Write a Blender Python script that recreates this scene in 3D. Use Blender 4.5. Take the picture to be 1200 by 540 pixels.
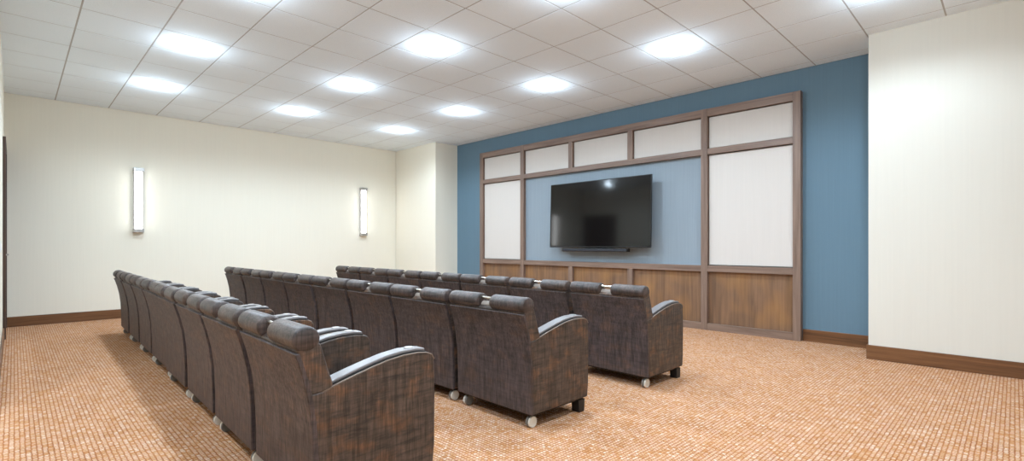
import bpy, bmesh, math, random
from mathutils import Vector, Matrix
for o in list(bpy.data.objects): bpy.data.objects.remove(o, do_unlink=True)
SC = bpy.context.scene
COL = SC.collection
random.seed(4)

# ---------------------------------------------------------------- camera
F_PX, YAW, HY, CX = 586.24, 0.7831, 287.17, 605.7
CAMZ = 1.148
cd = bpy.data.cameras.new('camera'); cam = bpy.data.objects.new('camera', cd); COL.objects.link(cam)
cd.sensor_width = 36; cd.lens = F_PX/1200*36
cd.shift_x = (600-CX)/1200; cd.shift_y = (HY-270)/1200
cd.clip_start = 0.02
cam.location = (0, 0, CAMZ); cam.rotation_euler = (math.pi/2, 0, YAW)
SC.camera = cam

# ---------------------------------------------------------------- light and exposure
w = bpy.data.worlds.new('world'); SC.world = w; w.use_nodes = True
w.node_tree.nodes['Background'].inputs[0].default_value = (0.8, 0.85, 0.9, 1)
w.node_tree.nodes['Background'].inputs[1].default_value = 0.3
SC.view_settings.view_transform = 'Standard'
SC.view_settings.look = 'None'
SC.view_settings.gamma = 1
SC.view_settings.use_curve_mapping = False
SC.view_settings.exposure = 0.68
LAMP_W = 57.0          # each downlight, spot part
LAMP_COL = (0.80, 0.975, 1.14)
LENS_E = 40.0
HALO_W = 5.5          # sideways spill of the drop lens
SCONCE_E = 6.5

CEIL = 3.274
XL, XR = -9.98, 3.4          # left (cream) wall, right end wall
YB, YF, YN, YREAR = 6.70, 6.10, -0.10, -2.6
XBUMP, XNICHE, XSTEP = -8.47, -1.05, -5.0
TILE, OX, OY = 0.6096, 5.7407, -5.6919

# ---------------------------------------------------------------- node helpers
def srgb(r, g, b):
    f = lambda c: (c/255/12.92) if c/255 <= 0.04045 else ((c/255+0.055)/1.055)**2.4
    return (f(r), f(g), f(b), 1)
class NT:
    def __init__(s, name, rough=0.6, metal=0.0, spec=0.5):
        s.m = bpy.data.materials.new(name); s.m.use_nodes = True
        s.t = s.m.node_tree; s.b = s.t.nodes['Principled BSDF']
        s.b.inputs['Roughness'].default_value = rough
        s.b.inputs['Metallic'].default_value = metal
        s.b.inputs['Specular IOR Level'].default_value = spec
    def n(s, typ, **kw):
        x = s.t.nodes.new(typ)
        for k, v in kw.items(): setattr(x, k, v)
        return x
    def l(s, a, b): s.t.links.new(a, b)
    def coord(s, scale=(1, 1, 1), rnd=0.0, out='Object'):
        tc = s.n('ShaderNodeTexCoord'); mp = s.n('ShaderNodeMapping')
        mp.inputs['Scale'].default_value = scale
        src = tc.outputs[out]
        if rnd:
            oi = s.n('ShaderNodeObjectInfo'); vm = s.n('ShaderNodeVectorMath', operation='SCALE')
            cb = s.n('ShaderNodeCombineXYZ')
            s.l(oi.outputs['Random'], cb.inputs[0]); s.l(oi.outputs['Random'], cb.inputs[2])
            vm.inputs['Scale'].default_value = rnd; s.l(cb.outputs[0], vm.inputs[0])
            ad = s.n('ShaderNodeVectorMath', operation='ADD')
            s.l(src, ad.inputs[0]); s.l(vm.outputs[0], ad.inputs[1]); src = ad.outputs[0]
        s.l(src, mp.inputs['Vector']); return mp.outputs[0]
    def noise(s, vec, scale, detail=3, rough=0.5, dist=0):
        x = s.n('ShaderNodeTexNoise'); x.inputs['Scale'].default_value = scale
        x.inputs['Detail'].default_value = detail; x.inputs['Roughness'].default_value = rough
        x.inputs['Distortion'].default_value = dist
        s.l(vec, x.inputs['Vector']); return x.outputs['Fac']
    def ramp(s, fac, stops, interp='LINEAR'):
        x = s.n('ShaderNodeValToRGB'); cr = x.color_ramp; cr.interpolation = interp
        while len(cr.elements) < len(stops): cr.elements.new(0.5)
        for e, (p, c) in zip(cr.elements, stops):
            e.position = p; e.color = c if len(c) == 4 else (*c, 1)
        s.l(fac, x.inputs[0]); return x.outputs[0]
    def mix(s, fac, a, b, mode='MIX'):
        x = s.n('ShaderNodeMix', data_type='RGBA', blend_type=mode)
        for sock, v in ((x.inputs[0], fac), (x.inputs[6], a), (x.inputs[7], b)):
            if isinstance(v, (int, float, tuple)): sock.default_value = v
            else: s.l(v, sock)
        return x.outputs[2]
    def math(s, op, a, b=None, c=None):
        x = s.n('ShaderNodeMath', operation=op)
        for i, v in enumerate((a, b, c)):
            if v is None: continue
            if isinstance(v, (int, float)): x.inputs[i].default_value = v
            else: s.l(v, x.inputs[i])
        return x.outputs[0]
    def base(s, c):
        if isinstance(c, tuple): s.b.inputs['Base Color'].default_value = c
        else: s.l(c, s.b.inputs['Base Color'])
        return s
    def bump(s, h, strength=0.3, dist=0.002):
        x = s.n('ShaderNodeBump'); x.inputs['Strength'].default_value = strength
        x.inputs['Distance'].default_value = dist
        s.l(h, x.inputs['Height']); s.l(x.outputs[0], s.b.inputs['Normal']); return s

G = lambda v: (v, v, v, 1)
def wall_mat(name, c, rough=0.75, var=0.015):
    m = NT(name, rough, spec=0.3)
    v = m.coord((55, 55, 1.2)); st = m.noise(v, 1.0, 2)
    f = m.ramp(st, [(0.3, G(1-var*1.3)), (0.7, G(1.0))])
    m.base(m.mix(1.0, c, f, 'MULTIPLY')); m.bump(m.noise(m.coord((1, 1, 1)), 260, 2), 0.12, 0.001)
    return m.m
M_CREAM = wall_mat('cream_wallcovering', srgb(238, 232, 216))
M_CREAMR = wall_mat('cream_wallcovering_darkened', srgb(220, 216, 205))  # cream with a darker base, offsets strong lamp light on the right-hand wall
M_BLUE = wall_mat('blue_wallcovering', srgb(100, 126, 142), 0.6, 0.035)
M_BLUEP = wall_mat('blue_fabric_panel', srgb(142, 154, 163), 0.7, 0.05)
M_WHITEP = wall_mat('off_white_fabric', srgb(212, 205, 198), 0.8, 0.02)

def ceiling_mat():
    m = NT('acoustic_tile', 0.9, spec=0.1)
    v = m.coord(); a = m.noise(v, 160, 3, 0.7)
    c = m.ramp(a, [(0.36, srgb(228, 237, 244)), (0.5, srgb(238, 247, 253)), (0.8, srgb(240, 249, 254))])
    m.base(c); m.bump(a, 0.35, 0.002); return m.m
M_TILE = ceiling_mat()
M_GRID = NT('ceiling_grid', 0.6).base(srgb(176, 174, 172)).m

def wood_mat(name, dark, mid, light, axis='z', rough=0.42, knots=0.0):
    m = NT(name, rough)
    sc = {'z': (22, 22, 1.1), 'x': (1.1, 22, 22), 'y': (22, 1.1, 22)}[axis]
    v = m.coord(sc, rnd=5.0); a = m.noise(v, 1.0, 5, 0.6, 0.6)
    c = m.ramp(a, [(0.28, dark), (0.5, mid), (0.75, light)])
    if knots:
        b = m.noise(m.coord((1.6, 1.6, 1.1), rnd=3.0), 1.4, 2)
        c = m.mix(m.ramp(b, [(0.48, G(0)), (0.68, G(knots))]), c, srgb(176, 124, 62))
    m.base(c); return m.m
M_FRZ = wood_mat('walnut_upright', srgb(102, 80, 68), srgb(128, 105, 91), srgb(148, 123, 107), 'z')
M_FRX = wood_mat('walnut_rail', srgb(102, 80, 68), srgb(128, 105, 91), srgb(148, 123, 107), 'x')
M_WPAN = wood_mat('walnut_veneer', srgb(96, 72, 54), srgb(122, 91, 67), srgb(142, 108, 80), 'z', 0.5, 0.4)
M_BASEX = wood_mat('stained_baseboard_x', srgb(80, 50, 28), srgb(112, 74, 44), srgb(136, 94, 60), 'x', 0.4)
M_BASEY = wood_mat('stained_baseboard_y', srgb(80, 50, 28), srgb(112, 74, 44), srgb(136, 94, 60), 'y', 0.4)
M_DOOR = wood_mat('dark_stained_door', srgb(52, 36, 28), srgb(70, 50, 40), srgb(86, 62, 50), 'z', 0.4)

def carpet_mat():
    m = NT('patterned_carpet', 0.95, spec=0.1)
    tc = m.n('ShaderNodeTexCoord'); sx = m.n('ShaderNodeSeparateXYZ'); m.l(tc.outputs['Object'], sx.inputs[0])
    P = 0.0225
    def cell(o, off=0):
        q = m.math('DIVIDE', o, P); 
        f = m.math('FRACT', q); tri = m.math('ABSOLUTE', m.math('SUBTRACT', f, 0.5))      # 0 centre .. 0.5 edge
        return m.math('FLOOR', q), tri
    wob = m.noise(tc.outputs['Object'], 34, 2, 0.6)
    off = m.math('MULTIPLY', m.math('SUBTRACT', wob, 0.5), 0.014)
    ix, tx = cell(m.math('ADD', sx.outputs[0], off)); iy, ty = cell(m.math('SUBTRACT', sx.outputs[1], off))
    cb = m.n('ShaderNodeCombineXYZ'); m.l(ix, cb.inputs[0]); m.l(iy, cb.inputs[1])
    wn = m.n('ShaderNodeTexWhiteNoise', noise_dimensions='3D'); m.l(cb.outputs[0], wn.inputs[0])
    edge = m.math('MAXIMUM', tx, ty)
    gx = m.ramp(edge, [(0.26, G(0)), (0.48, G(1))])
    cellc = m.ramp(wn.outputs['Value'], [(0.0, srgb(210, 156, 108)), (0.22, srgb(222, 180, 140)), (0.5, srgb(232, 198, 168)),
                                         (0.72, srgb(230, 190, 164)), (0.9, srgb(238, 210, 186)), (1.0, srgb(246, 226, 208))], 'LINEAR')
    big = m.noise(tc.outputs['Object'], 5.0, 3, 0.6)
    gro = m.ramp(big, [(0.35, srgb(164, 98, 50)), (0.65, srgb(188, 124, 74))])
    c = m.mix(gx, cellc, gro)
    fine = m.noise(tc.outputs['Object'], 130, 3, 0.7)
    c = m.mix(1.0, c, m.ramp(fine, [(0.3, G(0.66)), (0.62, G(1.12))]), 'MULTIPLY')
    c = m.mix(1.0, c, (0.83, 0.77, 0.71, 1), 'MULTIPLY')
    m.base(c); m.bump(m.math('ADD', m.math('MULTIPLY', gx, -1.0), fine), 0.5, 0.004)
    return m.m
M_CARPET = carpet_mat()

def leather(name, dark, mid, hot, hotamt, rough=0.42):
    m = NT(name, rough, spec=0.5)
    hs = m.noise(m.coord((6, 6, 42), rnd=7), 1.0, 4, 0.7, 0.3)       # broken horizontal brush marks
    vs = m.noise(m.coord((210, 210, 8), rnd=7), 1.0, 3, 0.7)              # fine upright threads
    pt = m.noise(m.coord((7.0, 7.0, 13.0), rnd=11), 1.0, 3, 0.6)           # rusty patches
    vd = m.noise(m.coord((40, 40, 5), rnd=9), 1.0, 3, 0.6, 0.3)
    c = m.mix(m.ramp(hs, [(0.30, G(0)), (0.60, G(1))]), dark, mid)
    c = m.mix(m.ramp(pt, [(0.50, G(0)), (0.68, G(hotamt))]), c, hot)
    c = m.mix(1.0, c, m.ramp(vd, [(0.36, G(0.55)), (0.58, G(1.08))]), 'MULTIPLY')
    c = m.mix(1.0, c, m.ramp(vs, [(0.32, G(0.55)), (0.66, G(1.4))]), 'MULTIPLY')
    m.base(c)
    m.l(m.ramp(vs, [(0.3, G(rough+0.15)), (0.7, G(rough-0.07))]), m.b.inputs['Roughness'])
    m.bump(vs, 0.22, 0.0012); return m.m
M_SIDE = leather('distressed_brown_vinyl', srgb(42, 37, 36), srgb(84, 70, 61), srgb(118, 82, 56), 0.7)
M_BACK = leather('dark_plum_brown_vinyl', srgb(56, 48, 49), srgb(78, 67, 66), srgb(100, 74, 58), 0.5, 0.5)
M_ROLL = leather('headrest_vinyl', srgb(40, 34, 32), srgb(80, 67, 63), srgb(96, 74, 60), 0.4, 0.4)
M_CAP = NT('glossy_grey_arm_cap', 0.3, spec=0.6).base(srgb(128, 124, 124)).m
M_PIPE = NT('worn_piping', 0.35).base(srgb(120, 104, 92)).m
M_BLACK = NT('black_frame', 0.5).base(srgb(26, 23, 22)).m
M_CHROME = NT('brushed_chrome', 0.25, 1.0).base(srgb(215, 210, 200)).m
M_SATIN = NT('satin_metal', 0.35, 1.0).base(srgb(190, 188, 186)).m
M_WHEEL = NT('pale_caster_plastic', 0.35).base(srgb(222, 218, 208)).m
M_TREAD = NT('grey_caster_tread', 0.5).base(srgb(120, 116, 110)).m
M_INNER = NT('pale_headrest_core', 0.5).base(srgb(150, 138, 128)).m
M_WHITE = NT('white_plastic', 0.35).base(srgb(238, 238, 236)).m
M_SCREEN = NT('black_glass_screen', 0.09, spec=0.55).base(srgb(12, 11, 12)).m
M_BEZEL = NT('black_bezel', 0.3).base(srgb(16, 16, 18)).m
def emis(name, col, e):
    m = NT(name, 0.4).base(G(0.9)); m.b.inputs['Emission Color'].default_value = (*col, 1)
    m.b.inputs['Emission Strength'].default_value = e; return m.m
M_LENS = emis('lit_lens', LAMP_COL, LENS_E)
M_TUBE = emis('lit_acrylic', (0.97, 0.99, 1.0), SCONCE_E)

# ---------------------------------------------------------------- mesh helpers
def obj(name, bm, mat, parent=None, smooth=False, bevel=0.0, seg=2, loc=(0, 0, 0)):
    bmesh.ops.recalc_face_normals(bm, faces=bm.faces[:])
    me = bpy.data.meshes.new(name); bm.to_mesh(me); bm.free()
    for mt in (mat if isinstance(mat, list) else [mat]): me.materials.append(mt)
    if smooth or bevel:
        for p in me.polygons: p.use_smooth = True
    o = bpy.data.objects.new(name, me); COL.objects.link(o); o.location = loc
    if bevel:
        b = o.modifiers.new('bevel', 'BEVEL'); b.width = bevel; b.segments = seg
        b.limit_method = 'ANGLE'; b.angle_limit = math.radians(40); b.harden_normals = True
    if parent: o.parent = parent
    return o
def box(bm, x0, x1, y0, y1, z0, z1, mi=0):
    r = bmesh.ops.create_cube(bm, size=1)
    for v in r['verts']:
        v.co = Vector((x0+(v.co.x+.5)*(x1-x0), y0+(v.co.y+.5)*(y1-y0), z0+(v.co.z+.5)*(z1-z0)))
    for f in {f for v in r['verts'] for f in v.link_faces}: f.material_index = mi
    return r['verts']
def BX(*a):
    bm = bmesh.new(); box(bm, *a); return bm
def prism_x(bm, yz, x0, x1):
    """closed side outline in y,z pushed across from x0 to x1"""
    a = [bm.verts.new((x0, y, z)) for y, z in yz]; b = [bm.verts.new((x1, y, z)) for y, z in yz]
    n = len(yz)
    bm.faces.new(a); bm.faces.new(b[::-1])
    for i in range(n): bm.faces.new((a[i], b[i], b[(i+1) % n], a[(i+1) % n]))
def cyl(bm, p0, p1, r, n=20, r2=None):
    p0, p1 = Vector(p0), Vector(p1); d = p1-p0
    q = Vector((0, 0, 1)).rotation_difference(d.normalized()).to_matrix().to_4x4()
    res = bmesh.ops.create_cone(bm, cap_ends=True, segments=n, radius1=r, radius2=r if r2 is None else r2,
                                depth=d.length, matrix=Matrix.Translation((p0+p1)/2) @ q)
    return res['verts']
def tube(bm, pts, r, n=8):
    rings = []
    pts = [Vector(p) for p in pts]
    for i, p in enumerate(pts):
        t = (pts[min(i+1, len(pts)-1)]-pts[max(i-1, 0)]).normalized()
        a = t.orthogonal().normalized() if abs(t.x) > 0.99 else Vector((1, 0, 0)).cross(t).normalized()
        b = t.cross(a)
        rings.append([bm.verts.new(p+r*(math.cos(2*math.pi*k/n)*a+math.sin(2*math.pi*k/n)*b)) for k in range(n)])
    for u, v in zip(rings, rings[1:]):
        for k in range(n): bm.faces.new((u[k], u[(k+1) % n], v[(k+1) % n], v[k]))
    bm.faces.new(rings[0][::-1]); bm.faces.new(rings[-1])
def lathe(bm, prof, n=32, c=(0, 0, 0)):
    """profile of (radius, z) turned about the z axis"""
    rings = []
    for r, z in prof:
        if r < 1e-5: rings.append([bm.verts.new((c[0], c[1], c[2]+z))])
        else: rings.append([bm.verts.new((c[0]+r*math.cos(2*math.pi*k/n), c[1]+r*math.sin(2*math.pi*k/n), c[2]+z)) for k in range(n)])
    for u, v in zip(rings, rings[1:]):
        for k in range(n):
            k2 = (k+1) % n
            if len(u) == 1 and len(v) == 1: continue
            if len(u) == 1: bm.faces.new((u[0], v[k], v[k2]))
            elif len(v) == 1: bm.faces.new((u[k], u[k2], v[0]))
            else: bm.faces.new((u[k], u[k2], v[k2], v[k]))
def thing(name, label, cat, loc=(0, 0, 0), rz=0, group=None):
    o = bpy.data.objects.new(name, None); COL.objects.link(o); o.empty_display_size = 0.2
    o.location = loc; o.rotation_euler = (0, 0, rz); o['label'] = label; o['category'] = cat
    if group: o['group'] = group
    return o
def struct(name, bm, mat, **k):
    o = obj(name, bm, mat, **k); o['kind'] = 'structure'; return o
def copy_tree(o, parent=None):
    c = o.copy(); COL.objects.link(c)
    if parent: c.parent = parent
    for ch in [x for x in bpy.data.objects if x.parent == o and x is not c]: copy_tree(ch, c)
    return c

# ---------------------------------------------------------------- room shell
T = 0.12
struct('floor', BX(XL-T, XR+T, YREAR-T, YB+T, -0.1, 0), M_CARPET)
# ceiling: a backing with every lay-in tile standing a few millimetres proud of the grid lines
bm = bmesh.new()
box(bm, XL-T, XR+T, YREAR-T, YB+T, CEIL+0.002, CEIL+0.1, 1)
LIGHTX = [(t-OX)*TILE for t in (-7.5, -4.5, -1.5, 1.5, 4.5, 7.5)]
LIGHTY = [(t-OY)*TILE for t in (-3.5, -0.5, 2.5)]
gap = 0.0065
def tiles(i, j):
    x0, x1 = (i-OX)*TILE+gap, (i+1-OX)*TILE-gap; y0, y1 = (j-OY)*TILE+gap, (j+1-OY)*TILE-gap
    x0 = max(x0, XL+0.012); x1 = min(x1, XR-0.012); y1 = min(y1, YB-0.012); y0 = max(y0, YREAR+.012)
    if x1-x0 < 0.02 or y1-y0 < 0.02: return
    b = 0.0005
    lo = [(x0+b, y0+b), (x1-b, y0+b), (x1-b, y1-b), (x0+b, y1-b)]; hi = [(x0, y0), (x1, y0), (x1, y1), (x0, y1)]
    A = [bm.verts.new((x, y, CEIL)) for x, y in lo]; B = [bm.verts.new((x, y, CEIL+0.002)) for x, y in hi]
    bm.faces.new(A[::-1])
    for k in range(4): bm.faces.new((A[k], A[(k+1) % 4], B[(k+1) % 4], B[k]))
for i in range(-11, 12):
    for j in range(-11, 6): tiles(i, j)
struct('ceiling', bm, [M_TILE, M_GRID])
WT = CEIL+0.02
struct('wall_left', BX(XL-T, XL, YN-0.3, YF+.02, 0, WT), M_CREAM)
struct('wall_near', BX(XL-T, XSTEP, YN-T, YN, 0, WT), M_CREAM)
struct('wall_near_return', BX(XSTEP-T, XSTEP, YREAR, YN-T, 0, WT), M_CREAM)
struct('wall_rear', BX(XSTEP-T, XR+T, YREAR-T, YREAR, 0, WT), M_CREAM)
struct('wall_right', BX(XR, XR+T, YREAR, YF, 0, WT), M_CREAM)
struct('wall_back', BX(XBUMP, XNICHE, YB, YB+T, 0, WT), M_BLUE)
struct('wall_back_left', BX(XL-T, XBUMP, YF+.03, YB+T, 0, WT), M_CREAM)
struct('wall_back_right', BX(XNICHE, XR+T, YF, YB+T, 0, WT), M_CREAMR)
# baseboards
bh, bt = 0.142, 0.016
def bb(name, x0, x1, y0, y1, m): struct(name, BX(x0, x1, y0, y1, 0, bh), m, bevel=0.004)
bb('baseboard_left', XL, XL+bt, YN, YF+.03, M_BASEY)
bb('baseboard_back_left', XL+bt, XBUMP, YF+.03-bt, YF+.03, M_BASEX)
bb('baseboard_back_left_return', XBUMP, XBUMP+bt, YF+.03-bt, YB, M_BASEY)
bb('baseboard_back', -1.805, XNICHE, YB-bt, YB, M_BASEX)
bb('baseboard_back_far', XBUMP+bt, -7.64, YB-bt, YB, M_BASEX)
bb('baseboard_back_right', XNICHE-bt, XR, YF-bt, YF, M_BASEX)
bb('baseboard_back_right_return', XNICHE-bt, XNICHE, YF, YB-bt, M_BASEY)
bb('baseboard_near', -8.70, XSTEP, YN, YN+bt, M_BASEX)

# door at the far end of the near wall
dr = bpy.data.objects.new('door_1', None); COL.objects.link(dr); dr['kind'] = 'structure'
DX0, DX1, DH = -9.95, -8.70, 2.47
dr.location = (DX1, YN, 0)
def dpart(name, x0, x1, y0, y1, z0, z1, m, **k):
    return obj(name, BX(x0-DX1, x1-DX1, y0-YN, y1-YN, z0, z1), m, dr, **k)
dpart('door_leaf', DX0+.07, DX1-.07, YN, YN+.012, 0.01, DH-.07, M_DOOR, bevel=.002)
dpart('door_casing', DX0, DX0+.07, YN, YN+.028, 0, DH, M_DOOR, bevel=.003)
dpart('door_casing', DX1-.07, DX1, YN, YN+.028, 0, DH, M_DOOR, bevel=.003)
dpart('door_casing', DX0+.07, DX1-.07, YN, YN+.028, DH-.07, DH, M_DOOR, bevel=.003)
bm = bmesh.new(); cyl(bm, (-0.13, .012, 1.03), (-0.13, .05, 1.03), .011); cyl(bm, (-0.13, .045, 1.03), (-0.24, .045, 1.03), .008)
cyl(bm, (-0.13, .012, 1.03), (-0.13, .018, 1.03), .026)
obj('door_handle', bm, M_SATIN, dr, smooth=False)
sw = thing('light_switch', 'white light switch plate on the near wall before the dark door', 'light switch', (-7.1, YN, 1.13))
obj('switch_plate', BX(-.037, .037, 0, .007, -.06, .06), M_WHITE, sw, bevel=.003)
obj('rocker', BX(-.016, .016, .007, .012, -.032, .032), M_WHITE, sw, bevel=.002)

# ---------------------------------------------------------------- framed panelling on the blue wall
FY0, FY1 = 6.615, YB          # front face and back of the frame
FXL, FXR, FTOP = -7.64, -1.81, 2.995
pu = thing('wall_panelling', 'tall walnut framed panelling with off-white, blue and wood panels on the blue wall', 'wall panelling', ((FXL+FXR)/2, YB, 0))
PX = (FXL+FXR)/2
def pp(name, x0, x1, y0, y1, z0, z1, m, **k):
    return obj(name, BX(x0-PX, x1-PX, y0-YB, y1-YB, z0, z1), m, pu, **k)
PW = 0.088
posts = [(FXL, FXL+PW), (-6.50, -6.50+PW), (-3.04, -3.04+PW), (FXR-PW, FXR)]
for a, b in posts: pp('post', a, b, FY0, FY1, 0, FTOP, M_FRZ, bevel=.003)
ZM1, ZM0, ZD1, ZD0, ZB = 2.455, 2.375, 0.873, 0.79, 0.09
bays = [(posts[0][1], posts[1][0]), (posts[1][1], posts[2][0]), (posts[2][1], posts[3][0])]
e = 0.004
for a, b in bays:
    pp('top_rail', a, b, FY0+e, FY1, FTOP-.105, FTOP, M_FRX, bevel=.003)
    pp('middle_rail', a, b, FY0+e, FY1, ZM0, ZM1, M_FRX, bevel=.003)
    pp('dado_rail', a, b, FY0+e, FY1, ZD0, ZD1, M_FRX, bevel=.003)
    pp('bottom_rail', a, b, FY0+e, FY1, 0, ZB, M_FRX, bevel=.003)
mul = [(-5.365, -5.277), (-4.205, -4.117)]
for a, b in mul:
    pp('mullion', a, b, FY0+e*1.5, FY1, ZM1, FTOP-.105, M_FRZ, bevel=.003)
    pp('mullion', a, b, FY0+e*1.5, FY1, ZB, ZD0, M_FRZ, bevel=.003)
cells = [bays[0], (bays[1][0], mul[0][0]), (mul[0][1], mul[1][0]), (mul[1][1], bays[1][1]), bays[2]]
YP = FY0+0.045
g = 0.008
for a, b in cells:
    pp('transom_panel', a+g, b-g, YP, FY1, ZM1+g, FTOP-.105-g, M_WHITEP, bevel=.006)
    pp('wood_panel', a, b, YP+.012, FY1, ZB, ZD0, M_WPAN)
for a, b in (bays[0], bays[2]): pp('tall_panel', a+g, b-g, YP, FY1, ZD1+g, ZM0-g, M_WHITEP, bevel=.006)
pp('screen_panel', bays[1][0], bays[1][1], YP+.02, FY1, ZD1, ZM0, M_BLUEP)

# television and soundbar
tv = thing('television', 'large black flat television mounted on the blue panel', 'television', (-4.69, 6.50, 1.645))
tv.rotation_euler = (math.radians(-1.6), 0, 0)
TW, TH = 0.965, 0.535
obj('casing', BX(-TW+.04, TW-.04, .016, .06, -TH+.05, TH-.05), M_BEZEL, tv, bevel=.012)
bm = bmesh.new()
for a in ((-TW, TW, -.004, .018, TH-.012, TH), (-TW, TW, -.004, .018, -TH, -TH+.02), (-TW, -TW+.012, -.004, .018, -TH+.02, TH-.012), (TW-.012, TW, -.004, .018, -TH+.02, TH-.012)): box(bm, *a)
obj('bezel', bm, M_BEZEL, tv, bevel=.002)
obj('screen', BX(-TW+.012, TW-.012, 0, .016, -TH+.02, TH-.012), M_SCREEN, tv)
obj('wall_bracket', BX(-.3, .3, .06, .15, -.2, .2), M_BLACK, tv, bevel=.004)
sb = thing('soundbar', 'slim black soundbar fixed just under the television', 'soundbar', (-4.76, 6.50, 1.075))
obj('housing', BX(-.64, .64, -.01, .07, -.03, .022), M_BEZEL, sb, bevel=.01, seg=3)
obj('grille', BX(-.62, .62, -.014, -.009, -.022, .014), NT('dark_cloth', .8).base(srgb(40, 42, 48)).m, sb, bevel=.002)
obj('bracket', BX(-.3, .3, .07, .18, -.02, .01), M_BLACK, sb)

# ---------------------------------------------------------------- wall sconces
def sconce(y, label):
    s = thing('wall_sconce', label, 'wall light', (XL, y, 1.865), 0, 'wall lights on the cream wall')
    H = .515
    obj('back_plate', BX(0, .05, -.062, .062, -H+.02, H-.02), M_SATIN, s, bevel=.004)
    bm = bmesh.new(); n = 14
    pr = [(.05, -.05)]+[(.05+.05*math.sin(math.pi*k/n), -.05*math.cos(math.pi*k/n)) for k in range(1, n)]+[(.05, .05)]
    A = [bm.verts.new((x, yy, -H+.06)) for x, yy in pr]; B = [bm.verts.new((x, yy, H-.06)) for x, yy in pr]
    bm.faces.new(A[::-1]); bm.faces.new(B)
    for k in range(len(pr)): k2 = (k+1) % len(pr); bm.faces.new((A[k], A[k2], B[k2], B[k]))
    obj('diffuser', bm, M_TUBE, s)
    for a, b in ((-H, -H+.06), (H-.06, H)): obj('end_cap', BX(0.0, .105, -.07, .07, a, b), M_SATIN, s, bevel=.006)
sconce(1.40, 'tall lit wall sconce with metal end caps, nearer the dark door')
sconce(5.30, 'tall lit wall sconce with metal end caps, nearer the blue wall')

# ---------------------------------------------------------------- ceiling downlights
def downlight_proto():
    t = thing('recessed_downlight', '', 'ceiling light', (0, 0, CEIL), 0, 'round downlights in the tiled ceiling')
    bm = bmesh.new(); lathe(bm, [(.052, .004), (.054, -.003), (.064, -.008), (.086, -.006), (.090, 0), (.090, .004)])
    obj('trim_ring', bm, M_WHITE, t, smooth=True)
    bm = bmesh.new(); lathe(bm, [(.053, .002), (.051, -.004), (.038, -.010), (.02, -.013), (0, -.014)])
    obj('lens', bm, M_LENS, t, smooth=True)
    return t
dl = downlight_proto()
sp = bpy.data.lights.new('downlight_beam', 'SPOT'); sp.energy = LAMP_W; sp.spot_size = math.radians(160); sp.spot_blend = 0.5
sp.shadow_soft_size = 0.07; sp.color = LAMP_COL
halo = bpy.data.lights.new('downlight_halo', 'POINT'); halo.energy = HALO_W; halo.shadow_soft_size = 0.04; halo.color = LAMP_COL
colw = ['first', 'second', 'third', 'fourth', 'fifth', 'sixth']
roww = ['near the camera', 'over the chairs', 'nearest the blue wall']
spots = [(x, y, 'round lit downlight, %s from the left cream wall, in the row %s' % (colw[a], roww[b]))
         for b, y in enumerate(LIGHTY) for a, x in enumerate(LIGHTX) if not (a == 5 and b > 0)]
spots += [(x, LIGHTY[0]-3*TILE, 'round lit downlight behind the camera, %s' % n) for x, n in
          ((LIGHTX[2], 'by the near wall corner'), (LIGHTX[3], 'just left of the camera'), (LIGHTX[4], 'just right of it'), (LIGHTX[5], 'by the right wall'))]
for k, (x, y, lab) in enumerate(spots):
    o = dl if k == 0 else copy_tree(dl)
    o.location = (x, y, CEIL); o['label'] = lab
    for data, dz, nm in ((sp, -.03, 'downlight_beam'), (halo, -.13, 'downlight_halo')):
        lo = bpy.data.objects.new(nm, data); COL.objects.link(lo); lo.location = (x, y, CEIL+dz)

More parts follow.
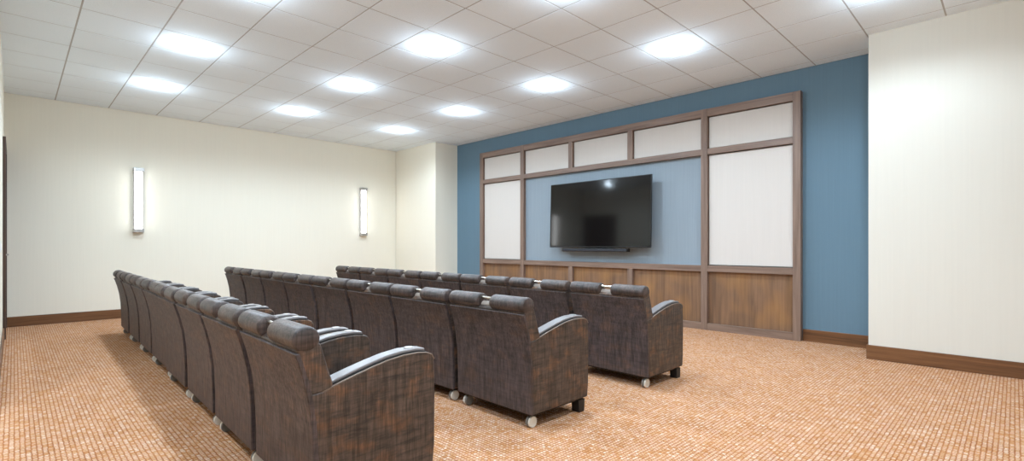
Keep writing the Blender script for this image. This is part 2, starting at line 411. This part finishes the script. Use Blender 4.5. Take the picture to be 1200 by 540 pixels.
# ---------------------------------------------------------------- armchair
W = 0.368                      # half width
ARC = [(.035, .560), (.10, .581), (.17, .601), (.25, .622), (.33, .640), (.41, .650), (.48, .651), (.53, .645), (.558, .632), (.572, .610)]
def make_chair():
    t = thing('armchair', '', 'armchair', group='armchairs in three rows')
    # outer back: a curved upholstered shell leaning towards the rear at the top
    rear = [(0, .095), (-.002, .25), (-.008, .40), (-.022, .52), (-.044, .62), (-.066, .695), (-.078, .725)]
    fr = [(y+.024, z) for y, z in rear]
    bm = bmesh.new(); prism_x(bm, rear+fr[::-1], -W, W)
    obj('back_panel', bm, M_BACK, t, bevel=.006)
    # padded backrest: full width above the arms, between them below
    bm = bmesh.new()
    prism_x(bm, [(-.012, .548), (-.018, .565), (-.040, .64), (-.058, .70), (-.066, .74), (.0, .775), (.028, .75), (.044, .70), (.060, .64), (.074, .60), (.082, .565), (.06, .556)], -W, W)
    prism_x(bm, [(.022, .36), (.016, .45), (.0, .565), (.066, .57), (.085, .50), (.105, .40), (.11, .36)], -W+.1, W-.1)
    obj('backrest', bm, M_SIDE, t, bevel=.012, seg=3)
    # two rolled headrest bolsters with a grab bar bridging the gap between them
    for s in (-1, 1):
        bm = bmesh.new(); n = 20
        x0, x1 = s*.060, s*(W+.001)
        xs = [x0, x0+s*.004, x0+s*.014, x1-s*.03, x1-s*.014, x1-s*.004, x1]; rs = [.8, .93, 1, 1, .99, .94, .84]
        rings = []
        for x, r in zip(xs, rs):
            ring = []
            for k in range(n):
                a = 2*math.pi*k/n
                ring.append(bm.verts.new((x, -.030+.056*r*math.cos(a), .776+.052*r*math.sin(a))))
            rings.append(ring)
        for u, v in zip(rings, rings[1:]):
            for k in range(n): bm.faces.new((u[k], u[(k+1) % n], v[(k+1) % n], v[k]))
        bm.faces.new(rings[0]); bm.faces.new(rings[-1][::-1])
        obj('headrest_roll', bm, M_ROLL, t, smooth=True)
    bm = bmesh.new(); cyl(bm, (-.07, -.036, .800), (.07, -.036, .800), .009)
    obj('grab_bar', bm, M_CHROME, t, smooth=False)
    bm = bmesh.new(); cyl(bm, (-.066, -.018, .750), (.066, -.018, .750), .026)
    obj('headrest_core', bm, M_INNER, t)
    # arms
    for s in (-1, 1):
        out = [(-.008, .50), (.004, .42), (.012, .30), (.012, .095), (.565, .095), (.575, .2), (.578, .45)]+ARC[::-1]+[(-.016, .556)]
        bm = bmesh.new(); prism_x(bm, out, s*(W-.1), s*W)
        ap = obj('side_panel', bm, M_SIDE, t, bevel=.011, seg=3)
        mid = ARC[:-2]
        bm = bmesh.new(); prism_x(bm, [(y, z-.004) for y, z in mid]+[(y, z+.004) for y, z in mid[::-1]], s*(W-.011), s*(W-.096))
        obj('arm_seam', bm, M_BLACK, ap)
        bm = bmesh.new(); prism_x(bm, [(y, z+.002) for y, z in mid]+[(y, z+.016) for y, z in mid[::-1]], s*(W-.019), s*(W-.088))
        obj('arm_cap', bm, M_CAP, ap, bevel=.005, seg=3)
        bm = bmesh.new(); tube(bm, [(s*(W-.003), y, z-.003) for y, z in ARC], .0035, 6)
        obj('piping', bm, M_PIPE, ap, smooth=True)
        bm = bmesh.new(); cyl(bm, (s*(W-.053), .465, .660), (s*(W-.053), .465, .6705), .024, 24)
        obj('swivel_disc', bm, M_SATIN, ap, bevel=.002)
    # seat
    obj('seat_cushion', BX(-W+.102, W-.102, .07, .565, .30, .435), M_SIDE, t, bevel=.03, seg=4)
    obj('front_panel', BX(-W+.1, W-.1, .50, .555, .10, .31), M_BACK, t, bevel=.006)
    obj('base_frame', BX(-W+.03, W-.03, .03, .54, .078, .11), M_BLACK, t)
    for s in (-1, 1):
        bm = bmesh.new(); v = box(bm, s*(W-.01), s*(W-.075), .475, .545, 0, .085)
        for q in v:
            if q.co.z < .01: q.co.y = .51+(q.co.y-.51)*.82
        obj('leg', bm, M_BLACK, t, bevel=.003)
        bm = bmesh.new(); cyl(bm, (s*(W-.055), .052, .05), (s*(W-.055), .052, .085), .010)
        box(bm, s*(W-.063), s*(W-.047), .03, .076, .035, .066)
        c = obj('caster', bm, M_TREAD, t)
        for a, b, wm in ((.074, .058, M_TREAD), (.052, .036, M_WHEEL)):
            bm = bmesh.new(); cyl(bm, (s*(W-a), .052, .036), (s*(W-b), .052, .036), .0355, 28)
            obj('wheel', bm, wm, c, bevel=.004)
    return t
ch = make_chair()
ordw = ['', 'second', 'third', 'fourth', 'fifth', 'sixth', 'seventh', 'eighth']
rows = [('back', -1.975, 0.842, math.radians(-1.3), 8, 'row nearest the camera'),
        ('middle', -2.11, 2.250, math.radians(-0.45), 8, 'middle row'),
        ('front', -2.06, 3.545, math.radians(-0.9), 7, 'row nearest the television')]
PITCH = 0.792
used = False
for rn, xr, yr, ang, n, desc in rows:
    for k in range(n):
        d = W+PITCH*k
        x = xr-d*math.cos(ang); y = yr-d*math.sin(ang)
        o = copy_tree(ch) if used else ch; used = True
        j = random.uniform(-1, 1)*.006 if k else 0
        o.location = (x, y+j, 0); o.rotation_euler = (0, 0, ang+(random.uniform(-.006, .006) if k else 0))
        if k == 0: o['label'] = 'brown vinyl armchair at the right end of the %s' % desc
        elif k == n-1: o['label'] = 'brown vinyl armchair at the far left end of the %s' % desc
        else: o['label'] = 'brown vinyl armchair, %s from the right end of the %s' % (ordw[k], desc)
        o['group'] = 'armchairs in the '+desc
